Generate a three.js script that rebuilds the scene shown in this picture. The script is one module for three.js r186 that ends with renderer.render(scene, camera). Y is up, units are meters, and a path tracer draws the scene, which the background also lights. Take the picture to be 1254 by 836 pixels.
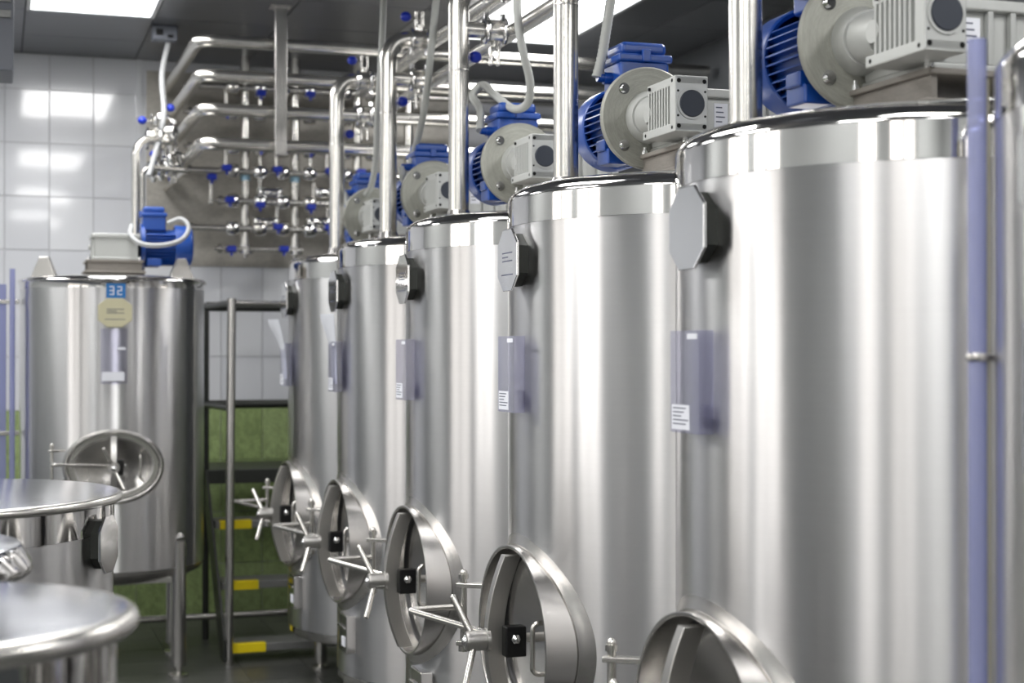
import * as THREE from 'three';
import { RectAreaLightUniformsLib } from 'three/addons/lights/RectAreaLightUniformsLib.js';
import { RoundedBoxGeometry } from 'three/addons/geometries/RoundedBoxGeometry.js';
import { mergeGeometries } from 'three/addons/utils/BufferGeometryUtils.js';

// ───────────────────────── camera, sky, light, exposure ─────────────────────────
const F = 1900, TH = 0.3213, EYE = 1.48;                       // focal length in pixels of a 1254 x 836 frame, yaw, eye height
const scene = new THREE.Scene();
const camera = new THREE.PerspectiveCamera(2 * Math.atan(418 / F) * 180 / Math.PI, 1254 / 836, 0.05, 200);
camera.position.set(0, EYE, 0);
camera.lookAt(Math.sin(TH), EYE + 13 / F, -Math.cos(TH));
camera.focus = 3.95; camera.userData.fStop = 3.4;
const renderer = new THREE.WebGLRenderer();
renderer.toneMapping = THREE.LinearToneMapping;
renderer.toneMappingExposure = 0.67;
renderer.shadowMap.enabled = true;
RectAreaLightUniformsLib.init();
const SKY = 5.0;
scene.background = new THREE.Color().setRGB(1.0, 0.965, 0.93);  // bright, even overcast
scene.backgroundIntensity = SKY;
scene.environment = null;
const PANEL = { intensity: 19, glow: 6 };                       // ceiling light panels

// ───────────────────────── helpers ─────────────────────────
let seed = 7; const rnd = () => ((seed = (seed * 1664525 + 1013904223) >>> 0) / 4294967296);
const V = (x, y, z) => new THREE.Vector3(x, y, z);
const sT = Math.sin(TH), cT = Math.cos(TH);
const at = (px, py, d) => { const u = (px - 627) / F; return V(d * (sT + cT * u), EYE + d * (431 - py) / F, -d * (cT - sT * u)); };     // pixel + depth
const atZ = (px, py, z) => at(px, py, -z / (cT - sT * (px - 627) / F));                                                                 // pixel on a plane z
const taken = new Map();
const numbered = (n) => { const k = taken.get(n) || 0; taken.set(n, k + 1); return k ? `${n}_${String(k).padStart(3, '0')}` : n; };
function info(o, label, category, group) { o.userData.label = label; o.userData.category = category; if (group) o.userData.group = group; return o; }
function thing(name, label, category, p = V(0, 0, 0), turn = 0, group) {
  const o = new THREE.Group(); o.name = numbered(name); scene.add(o); o.position.copy(p); o.rotation.y = turn;
  return info(o, label, category, group);
}
function part(name, geo, mat, parent, label) {
  const m = new THREE.Mesh(Array.isArray(geo) ? merge(geo) : geo, mat); m.name = name; m.castShadow = m.receiveShadow = true; parent.add(m);
  if (label) m.userData.label = label;
  return m;
}
function single(name, geo, mat, label, category, group) { const m = part(numbered(name), geo, mat, scene); return info(m, label, category, group); }
function structure(name, geo, mat, label, category) { const m = part(name, geo, mat, scene); m.userData.kind = 'structure'; return info(m, label, category); }
function dup(o, label, p, turn, group) {
  const c = o.clone(); c.name = numbered(o.name.replace(/_\d{3}$/, '')); c.userData = { ...o.userData, label }; if (group) c.userData.group = group;
  if (p) c.position.copy(p); if (turn !== undefined) c.rotation.y = turn; scene.add(c); return c;
}
function merge(list) {
  return mergeGeometries(list.map((g) => { const q = g.index ? g.toNonIndexed() : g; for (const k of Object.keys(q.attributes)) if (!['position', 'normal', 'uv'].includes(k)) q.deleteAttribute(k); return q; }));
}
const box = (x0, x1, y0, y1, z0, z1) => new THREE.BoxGeometry(x1 - x0, y1 - y0, z1 - z0).translate((x0 + x1) / 2, (y0 + y1) / 2, (z0 + z1) / 2);
const rbox = (x0, x1, y0, y1, z0, z1, r = 0.006, s = 2) => new RoundedBoxGeometry(x1 - x0, y1 - y0, z1 - z0, s, r).translate((x0 + x1) / 2, (y0 + y1) / 2, (z0 + z1) / 2);
const UPV = V(0, 1, 0);
function rod(a, b, r, r2 = r, seg = 20) {                        // solid round bar from a to b
  const d = b.clone().sub(a), L = d.length();
  const g = new THREE.CylinderGeometry(r2, r, L, seg, 1);
  return g.applyQuaternion(new THREE.Quaternion().setFromUnitVectors(UPV, d.normalize())).translate((a.x + b.x) / 2, (a.y + b.y) / 2, (a.z + b.z) / 2);
}
const ball = (p, r, sx = 1, sy = 1, sz = 1) => new THREE.SphereGeometry(r, 18, 12).scale(sx, sy, sz).translate(p.x, p.y, p.z);
const lathe = (pts, seg = 64) => new THREE.LatheGeometry(pts.map(([r, y]) => new THREE.Vector2(r, y)), seg);
function lathes(runs, seg) { return merge(runs.map((r) => lathe(r, seg))); }   // sharp edges between runs
function rounded(points, bend, step = 8) {                       // polyline with arcs at its corners
  const out = [points[0].clone()];
  for (let i = 1; i < points.length - 1; i++) {
    const p = points[i], a = points[i - 1].clone().sub(p), b = points[i + 1].clone().sub(p);
    const t = Math.min(bend, a.length() * 0.49, b.length() * 0.49); a.setLength(t); b.setLength(t);
    const A = p.clone().add(a), B = p.clone().add(b);
    const h = a.angleTo(b) / 2, R = t * Math.tan(h), c = p.clone().add(a.clone().add(b).setLength(t / Math.cos(h)));
    if (!isFinite(R) || Math.abs(h - Math.PI / 2) < 0.01) { out.push(p.clone()); continue; }
    const e1 = A.clone().sub(c), e2 = B.clone().sub(c), w = e1.angleTo(e2);
    for (let k = 0; k <= step; k++) { const s = k / step; out.push(c.clone().addScaledVector(e1, Math.sin((1 - s) * w) / Math.sin(w)).addScaledVector(e2, Math.sin(s * w) / Math.sin(w))); }
  }
  out.push(points[points.length - 1].clone());
  return out;
}
function sweep(pts, r, seg = 20, caps = true) {                  // tube along points, frames carried along
  const n = pts.length, pos = [], uv = [], nor = [], idx = [];
  let t0 = pts[1].clone().sub(pts[0]).normalize(), u = Math.abs(t0.y) < 0.9 ? V(0, 1, 0) : V(1, 0, 0);
  u.addScaledVector(t0, -u.dot(t0)).normalize(); let len = 0;
  for (let i = 0; i < n; i++) {
    const a = pts[Math.max(0, i - 1)], b = pts[Math.min(n - 1, i + 1)], t = b.clone().sub(a).normalize();
    u.addScaledVector(t, -u.dot(t)).normalize(); const w = t.clone().cross(u);
    if (i) len += pts[i].distanceTo(pts[i - 1]);
    const rr = typeof r === 'function' ? r(len, i) : r;
    for (let k = 0; k <= seg; k++) {
      const f = k / seg * Math.PI * 2, d = u.clone().multiplyScalar(Math.cos(f)).addScaledVector(w, Math.sin(f));
      pos.push(pts[i].x + d.x * rr, pts[i].y + d.y * rr, pts[i].z + d.z * rr); nor.push(d.x, d.y, d.z); uv.push(k / seg, len);
    }
    if (i) for (let k = 0; k < seg; k++) { const p = (i - 1) * (seg + 1) + k, q = p + seg + 1; idx.push(p, p + 1, q, q, p + 1, q + 1); }
  }
  const g = new THREE.BufferGeometry();
  g.setAttribute('position', new THREE.Float32BufferAttribute(pos, 3)); g.setAttribute('normal', new THREE.Float32BufferAttribute(nor, 3)); g.setAttribute('uv', new THREE.Float32BufferAttribute(uv, 2)); g.setIndex(idx);
  if (!caps) return g;
  const disc = (p, dir, rr) => new THREE.CircleGeometry(rr, seg).applyQuaternion(new THREE.Quaternion().setFromUnitVectors(V(0, 0, 1), dir)).translate(p.x, p.y, p.z);
  const R0 = typeof r === 'function' ? r(0, 0) : r, R1 = typeof r === 'function' ? r(len, n - 1) : r;
  return merge([g, disc(pts[0], pts[0].clone().sub(pts[1]).normalize(), R0), disc(pts[n - 1], pts[n - 1].clone().sub(pts[n - 2]).normalize(), R1)]);
}
const pipe = (points, r, bend = 0.08, seg = 22) => sweep(rounded(points, bend, 10), r, seg);
function spline(points, n = 60) { return new THREE.CatmullRomCurve3(points, false, 'centripetal').getPoints(n); }
function grid(fn, nu, nv, wrap = false) {                        // surface from fn(u, v), u and v in 0..1
  const pos = [], uv = [], idx = [];
  for (let j = 0; j <= nv; j++) for (let i = 0; i <= nu; i++) { const p = fn(i / nu, j / nv); pos.push(p[0], p[1], p[2]); uv.push(p[3] ?? i / nu, p[4] ?? j / nv); }
  for (let j = 0; j < nv; j++) for (let i = 0; i < nu; i++) { const a = j * (nu + 1) + i, b = a + nu + 1; idx.push(a, a + 1, b, b, a + 1, b + 1); }
  const g = new THREE.BufferGeometry();
  g.setAttribute('position', new THREE.Float32BufferAttribute(pos, 3)); g.setAttribute('uv', new THREE.Float32BufferAttribute(uv, 2)); g.setIndex(idx); g.computeVertexNormals();
  if (wrap) { const N = g.attributes.normal; for (let j = 0; j <= nv; j++) { const a = j * (nu + 1), b = a + nu, s = V(N.getX(a) + N.getX(b), N.getY(a) + N.getY(b), N.getZ(a) + N.getZ(b)).normalize(); N.setXYZ(a, s.x, s.y, s.z); N.setXYZ(b, s.x, s.y, s.z); } }
  return g;
}
function extrude(pts, depth, bevel = 0.002) {                    // outline in xy, extruded along +z
  const s = new THREE.Shape(pts.map(([x, y]) => new THREE.Vector2(x, y)));
  return new THREE.ExtrudeGeometry(s, { depth, bevelEnabled: bevel > 0, bevelThickness: bevel, bevelSize: bevel, bevelSegments: 2, curveSegments: 12 });
}

// ───────────────────────── textures and materials ─────────────────────────
function tex(w, h, fn, srgb = false, rx = 1, ry = 1) {
  const d = new Uint8Array(w * h * 4);
  for (let y = 0; y < h; y++) for (let x = 0; x < w; x++) { const c = fn(x, y), i = (y * w + x) * 4; d[i] = c[0]; d[i + 1] = c[1]; d[i + 2] = c[2]; d[i + 3] = 255; }
  const t = new THREE.DataTexture(d, w, h); t.wrapS = t.wrapT = THREE.RepeatWrapping; t.magFilter = THREE.LinearFilter; t.minFilter = THREE.LinearMipmapLinearFilter; t.generateMipmaps = true;
  if (srgb) t.colorSpace = THREE.SRGBColorSpace; t.repeat.set(rx, ry); t.needsUpdate = true; return t;
}
function noiseField(w, h, cells) {                               // smooth tiling value noise, several octaves
  const out = new Float32Array(w * h);
  for (const [cx, cy, amp] of cells) {
    const g = Array.from({ length: cx * cy }, rnd), S = (t) => t * t * (3 - 2 * t);
    for (let y = 0; y < h; y++) for (let x = 0; x < w; x++) {
      const fx = x / w * cx, fy = y / h * cy, ix = fx | 0, iy = fy | 0, u = S(fx - ix), v = S(fy - iy), q = (a, b) => g[(b % cy) * cx + a % cx];
      out[y * w + x] += amp * ((q(ix, iy) * (1 - u) + q(ix + 1, iy) * u) * (1 - v) + (q(ix, iy + 1) * (1 - u) + q(ix + 1, iy + 1) * u) * v);
    }
  }
  return out;
}
const brushed = noiseField(256, 512, [[4, 256, 0.35], [9, 128, 0.25], [3, 8, 0.25], [6, 3, 0.15]]);
const brushTint = tex(256, 512, (x, y) => { const v = 251 + 4 * brushed[((y + 130) % 512) * 256 + x]; return [v, v, v]; }, true);
const speck = noiseField(256, 256, [[8, 8, 0.3], [32, 32, 0.3], [128, 128, 0.4]]);
const grainTex = tex(256, 256, (x, y) => { const v = 205 + 50 * speck[y * 256 + x]; return [v, v, v]; }, true);
const grainBump = tex(256, 256, (x, y) => { const v = 255 * speck[y * 256 + x]; return [v, v, v]; });
const stainTex = tex(256, 256, (x, y) => { const v = speck[y * 256 + x], k = 205 + 50 * Math.min(1, Math.max(0, (v - 0.3) * 2.4)); return [k, k, k * 0.97]; }, true);
const rgb = (r, g, b) => new THREE.Color().setRGB(r, g, b);
const std = (o) => new THREE.MeshPhysicalMaterial(o);
const M = {
  shell: std({ color: rgb(0.66, 0.655, 0.655), metalness: 1, roughness: 0.29, map: brushTint, anisotropy: 1, anisotropyRotation: Math.PI / 2 }),
  polished: std({ color: rgb(0.7, 0.69, 0.68), metalness: 1, roughness: 0.07 }),
  satin: std({ color: rgb(0.6, 0.585, 0.565), metalness: 1, roughness: 0.27, map: brushTint }),
  pipe: std({ color: rgb(0.68, 0.665, 0.63), metalness: 1, roughness: 0.27 }),
  chrome: std({ color: rgb(0.78, 0.78, 0.78), metalness: 1, roughness: 0.09 }),
  cast: std({ color: rgb(0.5, 0.49, 0.47), metalness: 1, roughness: 0.36, bumpMap: grainBump, bumpScale: 0.0004 }),
  lid: std({ color: rgb(0.6, 0.615, 0.655), metalness: 1, roughness: 0.13, map: brushTint }),
  blue: std({ color: '#0b4294', roughness: 0.36, clearcoat: 0.35, clearcoatRoughness: 0.25 }),
  blueKnob: std({ color: '#0f2da6', roughness: 0.34 }),
  flange: std({ color: '#aaaba2', roughness: 0.52, metalness: 0.25, map: grainTex, bumpMap: grainBump, bumpScale: 0.0003 }),
  alloy: std({ color: '#b9bbb8', roughness: 0.45, metalness: 0.35, bumpMap: grainBump, bumpScale: 0.0002 }),
  cap: std({ color: '#2c323c', roughness: 0.55 }),
  black: std({ color: '#08080a', roughness: 0.38 }),
  hole: std({ color: '#050505', roughness: 0.9 }),
  primer: std({ color: '#8d8881', roughness: 0.6, map: grainTex }),
  paper: std({ color: '#e9ebf2', roughness: 0.8 }),
  ink: std({ color: '#5b5f72', roughness: 0.8 }),
  yellow: std({ color: '#f4dc08', roughness: 0.55 }),
  tread: std({ color: '#9b9c9b', roughness: 0.5, metalness: 0.6, map: grainTex }),
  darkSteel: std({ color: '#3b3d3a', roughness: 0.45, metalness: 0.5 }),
  conduit: std({ color: '#b4b6b2', roughness: 0.55 }),
  cable: std({ color: '#a9abac', roughness: 0.5 }),
  acrylic: std({ color: '#f5f5fa', roughness: 0.05, transmission: 1, thickness: 0, ior: 1.49 }),
  lilac: std({ color: '#b4b9dc', roughness: 0.18, transmission: 0.55, thickness: 0, ior: 1.46 }),
  cream: std({ color: '#c9c4a4', roughness: 0.55 }),
  tagBlue: std({ color: '#1d6fb4', roughness: 0.5 }),
  whitePlastic: std({ color: '#dcdedb', roughness: 0.4 }),
  tileWhite: [0, 1, 2].map((k) => std({ color: ['#d9dbe0', '#d5d7dc', '#dddfe3'][k], roughness: 0.13, clearcoat: 0.6, clearcoatRoughness: 0.05 })),
  tileGreen: [0, 1, 2].map((k) => std({ color: ['#a3b880', '#9db27a', '#a9bd88'][k], roughness: 0.2, map: stainTex })),
  grout: std({ color: '#c4c5c6', roughness: 0.9 }),
  wall: std({ color: '#c4c7c6', roughness: 0.6 }),
  sheet: std({ color: '#bebab1', roughness: 0.4, metalness: 0.25, map: grainTex }),
  wallDark: std({ color: '#505356', roughness: 0.5 }),
  wallGrey: std({ color: '#6c7079', roughness: 0.5 }),
  ceilPanel: [0, 1, 2].map((k) => std({ color: ['#73757a', '#707276', '#77797d'][k], roughness: 0.32, metalness: 0.55 })),
  ceilGap: std({ color: '#2a2b2d', roughness: 0.8 }),
  floorTile: [0, 1, 2].map((k) => std({ color: ['#5d5e5c', '#575856', '#636461'][k], roughness: 0.35, map: grainTex })),
  frame: std({ color: '#d4d6d6', roughness: 0.4 }),
  glass: std({ color: '#ffffff', roughness: 0.02, transmission: 1, thickness: 0, ior: 1.5 }),
  ground: std({ color: '#b0aca4', roughness: 0.9 }),
  lamp: std({ color: '#ffffff', roughness: 0.6, emissive: rgb(0.97, 0.98, 1.0), emissiveIntensity: PANEL.glow }),
  lampFrame: std({ color: '#c8cacb', roughness: 0.4 }),
  wood: std({ color: '#b8a06a', roughness: 0.6 }),
};

// ───────────────────────── room ─────────────────────────
const X0 = -2.2, X1 = 3.55, Z0 = -8.8, Z1 = 3.3, CEIL = 3.1, WT = 0.2;
{ // floor: slab with tiles where the picture shows it
  const floor = structure('floor', box(X0 - WT, X1 + WT, -0.2, -0.006, Z0 - WT, Z1 + WT), M.grout, 'dark grey tiled factory floor under the tanks', 'floor');
  const g = box(0, 0.296, -0.006, 0, 0, 0.296);
  for (let i = 0; i < 12; i++) for (let j = 0; j < 13; j++) { const t = part('floor_tile', g, M.floorTile[(i * 7 + j * 5 + ((rnd() * 3) | 0)) % 3], floor); t.position.set(-0.4 + i * 0.3, 0, Z0 + j * 0.3); }
  part('screed', merge([box(X0, X1, -0.006, 0, Z0 + 3.9, Z1), box(X0, -0.4, -0.006, 0, Z0, Z0 + 3.9), box(3.2, X1, -0.006, 0, Z0, Z0 + 3.9)]), M.floorTile[0], floor);
}
{ // rear wall with white tiles above green ones
  const wall = structure('wall_back', box(X0 - WT, X1 + WT, 0, CEIL, Z0 - WT, Z0), M.grout, 'rear wall, glossy white tiles above a band of green ones', 'wall');
  const tw = 0.232, th = 0.29, c = 0.002, d = 0.006;
  const tile = (w, h) => { // chamfered slab
    const g = []; const q = (a, b, e, f) => { const bg = new THREE.BufferGeometry(); bg.setAttribute('position', new THREE.Float32BufferAttribute([...a, ...b, ...e, ...a, ...e, ...f], 3)); bg.setAttribute('uv', new THREE.Float32BufferAttribute([0, 0, 1, 0, 1, 1, 0, 0, 1, 1, 0, 1], 2)); bg.computeVertexNormals(); g.push(bg); };
    const o = [[0, 0, 0], [w, 0, 0], [w, h, 0], [0, h, 0]], t = [[c, c, d], [w - c, c, d], [w - c, h - c, d], [c, h - c, d]];
    q(t[0], t[1], t[2], t[3]); for (let k = 0; k < 4; k++) { const n = (k + 1) % 4; q(o[k], o[n], t[n], t[k]); }
    return mergeGeometries(g);
  };
  const full = tile(tw - 0.002, th - 0.002), bottom = 1.165 - 4 * th;
  const cut = tile(tw - 0.003, CEIL - (1.165 + 6 * th) - 0.003);
  for (let r = 0; r < 11; r++) for (let k = 0; k < 17; k++) {
    const green = r < 4, y = bottom + r * th; if (y > CEIL - 0.02) continue;
    const top = y + th > CEIL;
    const t = part(green ? 'green_tile' : 'white_tile', top ? cut : full, (green ? M.tileGreen : M.tileWhite)[(rnd() * 3) | 0], wall);
    t.position.set(-0.42 + k * tw, y, Z0 + 0.0005); t.rotation.set((rnd() - 0.5) * 0.006, (rnd() - 0.5) * 0.006, 0);
  }
  part('plain_tiling', box(X0, -0.424, 0, CEIL, Z0, Z0 + 0.008), M.tileWhite[0], wall);
  part('metal_sheet', rbox(0.79, 2.6, 1.96, 3.04, Z0 + 0.007, Z0 + 0.014, 0.002), M.sheet, wall, 'warm grey metal sheet behind the manifold');
  part('corner_strip', box(0.735, 0.765, 1.17, CEIL - 0.002, Z0, Z0 + 0.02), M.tileWhite[2], wall);
}
const openings = [[-5.75, -4.45], [-4.25, -3.15], [-0.78, -0.06], [0.35, 1.62]], WY0 = 0.9, WY1 = 2.8;
{ // wall with the windows, out of frame beside the aisle; it lights the tanks and is mirrored in them
  const g = []; let z = Z0 - WT;
  for (const [a, b] of openings) { g.push(box(X0 - WT, X0, 0, CEIL, z, a), box(X0 - WT, X0, 0, WY0, a, b), box(X0 - WT, X0, WY1, CEIL, a, b)); z = b; }
  g.push(box(X0 - WT, X0, 0, CEIL, z, Z1 + WT));
  structure('wall_left', g, M.wall, 'pale side wall with large daylight windows', 'wall');
  openings.forEach(([a, b], i) => {
    const w = structure('window_' + (i + 1), [box(X0 - 0.12, X0 - 0.05, WY0, WY0 + 0.06, a, b), box(X0 - 0.12, X0 - 0.05, WY1 - 0.06, WY1, a, b), box(X0 - 0.12, X0 - 0.05, WY0 + 0.06, WY1 - 0.06, a, a + 0.06), box(X0 - 0.12, X0 - 0.05, WY0 + 0.06, WY1 - 0.06, b - 0.06, b)], M.frame, ['daylight window facing the rear tanks, nearer the tiled wall', 'daylight window facing the rear tanks, nearer the lidded vessels', 'narrow daylight window near the end of the hall', 'wide daylight window nearest the end wall with the door'][i], 'window');
    const n = i === 2 ? 1 : 2, p = (b - a - 0.12) / n;
    for (let k = 0; k < n; k++) {
      part('pane', box(X0 - 0.088, X0 - 0.082, WY0 + 0.06, WY1 - 0.06, a + 0.06 + k * p, a + 0.06 + (k + 1) * p), M.glass, w);
      if (k) part('mullion', box(X0 - 0.12, X0 - 0.05, WY0 + 0.06, WY1 - 0.06, a + 0.06 + k * p - 0.035, a + 0.06 + k * p + 0.035), M.frame, w);
    }
    part('sill', box(X0 - 0.05, X0 + 0.06, WY0 - 0.03, WY0, a - 0.04, b + 0.04), M.frame, w);
  });
  const dado = (parent, ...b) => part('green_dado', box(...b), M.tileGreen[0], parent, 'green tiled lower band');
  const wl = scene.getObjectByName('wall_left'); part('grey_plinth', box(X0, X0 + 0.008, 0, 0.84, Z0 + 0.01, Z1), M.wallGrey, wl, 'grey painted lower band');
  structure('wall_right', box(X1, X1 + WT, 0, CEIL, Z0 - WT, Z1 + WT), M.wallDark, 'dark grey wall behind the row of large tanks', 'wall');
  structure('wall_front', box(X0 - WT, X1 + WT, 0, CEIL, Z1, Z1 + WT), M.wall, 'pale wall at the near end of the hall', 'wall');
  dado(scene.getObjectByName('wall_front'), X0 + 0.01, X1, 0, 1.165, Z1 - 0.008, Z1);
  const dr = structure('door_1', rbox(-0.5, 0.5, 0, 2.1, Z1 - 0.05, Z1 - 0.009, 0.004), M.wallDark, 'dark grey door in the near end wall', 'door');
  part('door_handle', rod(V(0.36, 1.0, Z1 - 0.09), V(0.46, 1.0, Z1 - 0.09), 0.01), M.chrome, dr);
  structure('ground_outside', box(-40, X0 - WT - 0.01, -0.35, -0.25, -30, 30), M.ground, 'pale paving outside the windows', 'ground');
}
const lampCells = [];
{ // ceiling of metal panels, light panels set in the grid
  const ceil = structure('ceiling', box(X0 - WT, X1 + WT, CEIL + 0.012, CEIL + 0.2, Z0 - WT, Z1 + WT), M.ceilGap, 'grey metal panel ceiling with inset light panels', 'ceiling');
  const gx = 0.13, gz = -7.68, s = 0.6;
  const rows = [0, 5, 10, 15], cols = [0, 4, -3];               // lamps start at these cells (last column added out of view to brighten the window wall), x = 0.13, 2.23 and -1.67
  for (const c of cols) for (const r of rows) lampCells.push([gx + c * s - (c === 4 ? 0.3 : 0), gz + r * s]);
  const free = (x, z) => !lampCells.some(([a, b]) => x + s > a + 0.01 && x < a + s - 0.01 && z + s > b + 0.01 && z < b + 2 * s - 0.01);
  for (let i = -4; i < 6; i++) for (let j = -2; j < 19; j++) {
    let x0 = Math.max(X0, gx + i * s), x1 = Math.min(X1, gx + i * s + s), z0 = Math.max(Z0, gz + j * s), z1 = Math.min(Z1, gz + j * s + s);
    if (x1 - x0 < 0.02 || z1 - z0 < 0.02) continue;
    const m = M.ceilPanel[(rnd() * 3) | 0];
    if (free(gx + i * s, gz + j * s)) part('ceiling_panel', box(x0 + 0.003, x1 - 0.003, CEIL, CEIL + 0.014, z0 + 0.003, z1 - 0.003), m, ceil);
    else for (const [a] of lampCells.filter(([a, b]) => gx + i * s + s > a + 0.01 && gx + i * s < a + s - 0.01 && gz + j * s + s > b + 0.01 && gz + j * s < b + 2 * s - 0.01)) {
      if (a > x0 + 0.02) part('ceiling_panel', box(x0 + 0.003, a - 0.003, CEIL, CEIL + 0.014, z0 + 0.003, z1 - 0.003), m, ceil);
      if (a + s < x1 - 0.02) part('ceiling_panel', box(a + s + 0.003, x1 - 0.003, CEIL, CEIL + 0.014, z0 + 0.003, z1 - 0.003), m, ceil);
    }
  }
  const where = ['over the small tank with the blue tag', 'over the aisle beside the lidded vessels', 'over the aisle at the nearest lidded vessel', 'over the aisle at the near end of the hall', 'over the far end of the large tank row', 'over the middle of the large tank row', 'over the near end of the large tank row', 'over the near end of the hall behind the tanks', 'added unseen to brighten the window wall, nearest the tiled wall', 'added unseen to brighten the window wall, second from the tiled wall', 'added unseen to brighten the window wall, third from the tiled wall', 'added unseen to brighten the window wall, nearest the door'];
  lampCells.forEach(([x, z], i) => {
    const t = thing('ceiling_light', 'bright ceiling light panel ' + where[i], 'light', V(x, CEIL, z), 0, 'light panels in the ceiling');
    part('light_frame', [box(0.004, s - 0.004, -0.004, 0.012, 0.004, 0.024), box(0.004, s - 0.004, -0.004, 0.012, 2 * s - 0.024, 2 * s - 0.004), box(0.004, 0.024, -0.004, 0.012, 0.024, 2 * s - 0.024), box(s - 0.024, s - 0.004, -0.004, 0.012, 0.024, 2 * s - 0.024)], M.lampFrame, t);
    part('light_diffuser', box(0.024, s - 0.024, 0, 0.01, 0.024, 2 * s - 0.024), M.lamp, t);
    const l = new THREE.RectAreaLight(rgb(1.0, 0.985, 0.97), PANEL.intensity, s - 0.05, 2 * s - 0.05);
    l.name = 'ceiling_light_glow'; l.position.set(x + s / 2, CEIL - 0.012, z + s); l.rotation.x = -Math.PI / 2; scene.add(l);
  });
}

// ───────────────────────── tank pieces ─────────────────────────
function shellWithHole(R, y0, y1, h) {                           // cylinder wall facing +z with an oval opening
  const NS = 128, n1 = 16, t1 = Math.PI * 2 * n1 / NS, hy = h.b + 0.1, yA = h.yc - hy, yB = h.yc + hy;
  const P = (t, y) => [R * Math.sin(t), y, R * Math.cos(t), t / (Math.PI * 2) * 3, y];
  const list = [];
  list.push(grid((u, v) => P(u * Math.PI * 2 + t1, y0 + (yA - y0) * v), NS, 3), grid((u, v) => P(u * Math.PI * 2 + t1, yB + (y1 - yB) * v), NS, 6));
  list.push(grid((u, v) => P(t1 + u * (Math.PI * 2 - 2 * t1), yA + (yB - yA) * v), NS - 2 * n1, 3));
  const edge = []; const n = 2 * n1;
  for (let k = 0; k < n; k++) edge.push([-1 + 2 * k / n, -1]); for (let k = 0; k < n; k++) edge.push([1, -1 + 2 * k / n]);
  for (let k = 0; k < n; k++) edge.push([1 - 2 * k / n, 1]); for (let k = 0; k <= n; k++) edge.push([-1, 1 - 2 * k / n]);
  list.push(grid((u, v) => {
    const [bx, by] = edge[Math.round(u * (edge.length - 1))], a = Math.atan2(by, bx), tx = Math.asin(h.a * Math.cos(a) / R), ty = h.yc + h.b * Math.sin(a);
    return P(tx + (bx * t1 - tx) * (1 - v), ty + (h.yc + by * hy - ty) * (1 - v));
  }, edge.length - 1, 6));
  for (const g of list) { // exact normals
    const p = g.attributes.position, N = g.attributes.normal; for (let i = 0; i < p.count; i++) N.setXYZ(i, p.getX(i) / R, 0, p.getZ(i) / R);
  }
  return merge(list);
}
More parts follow.
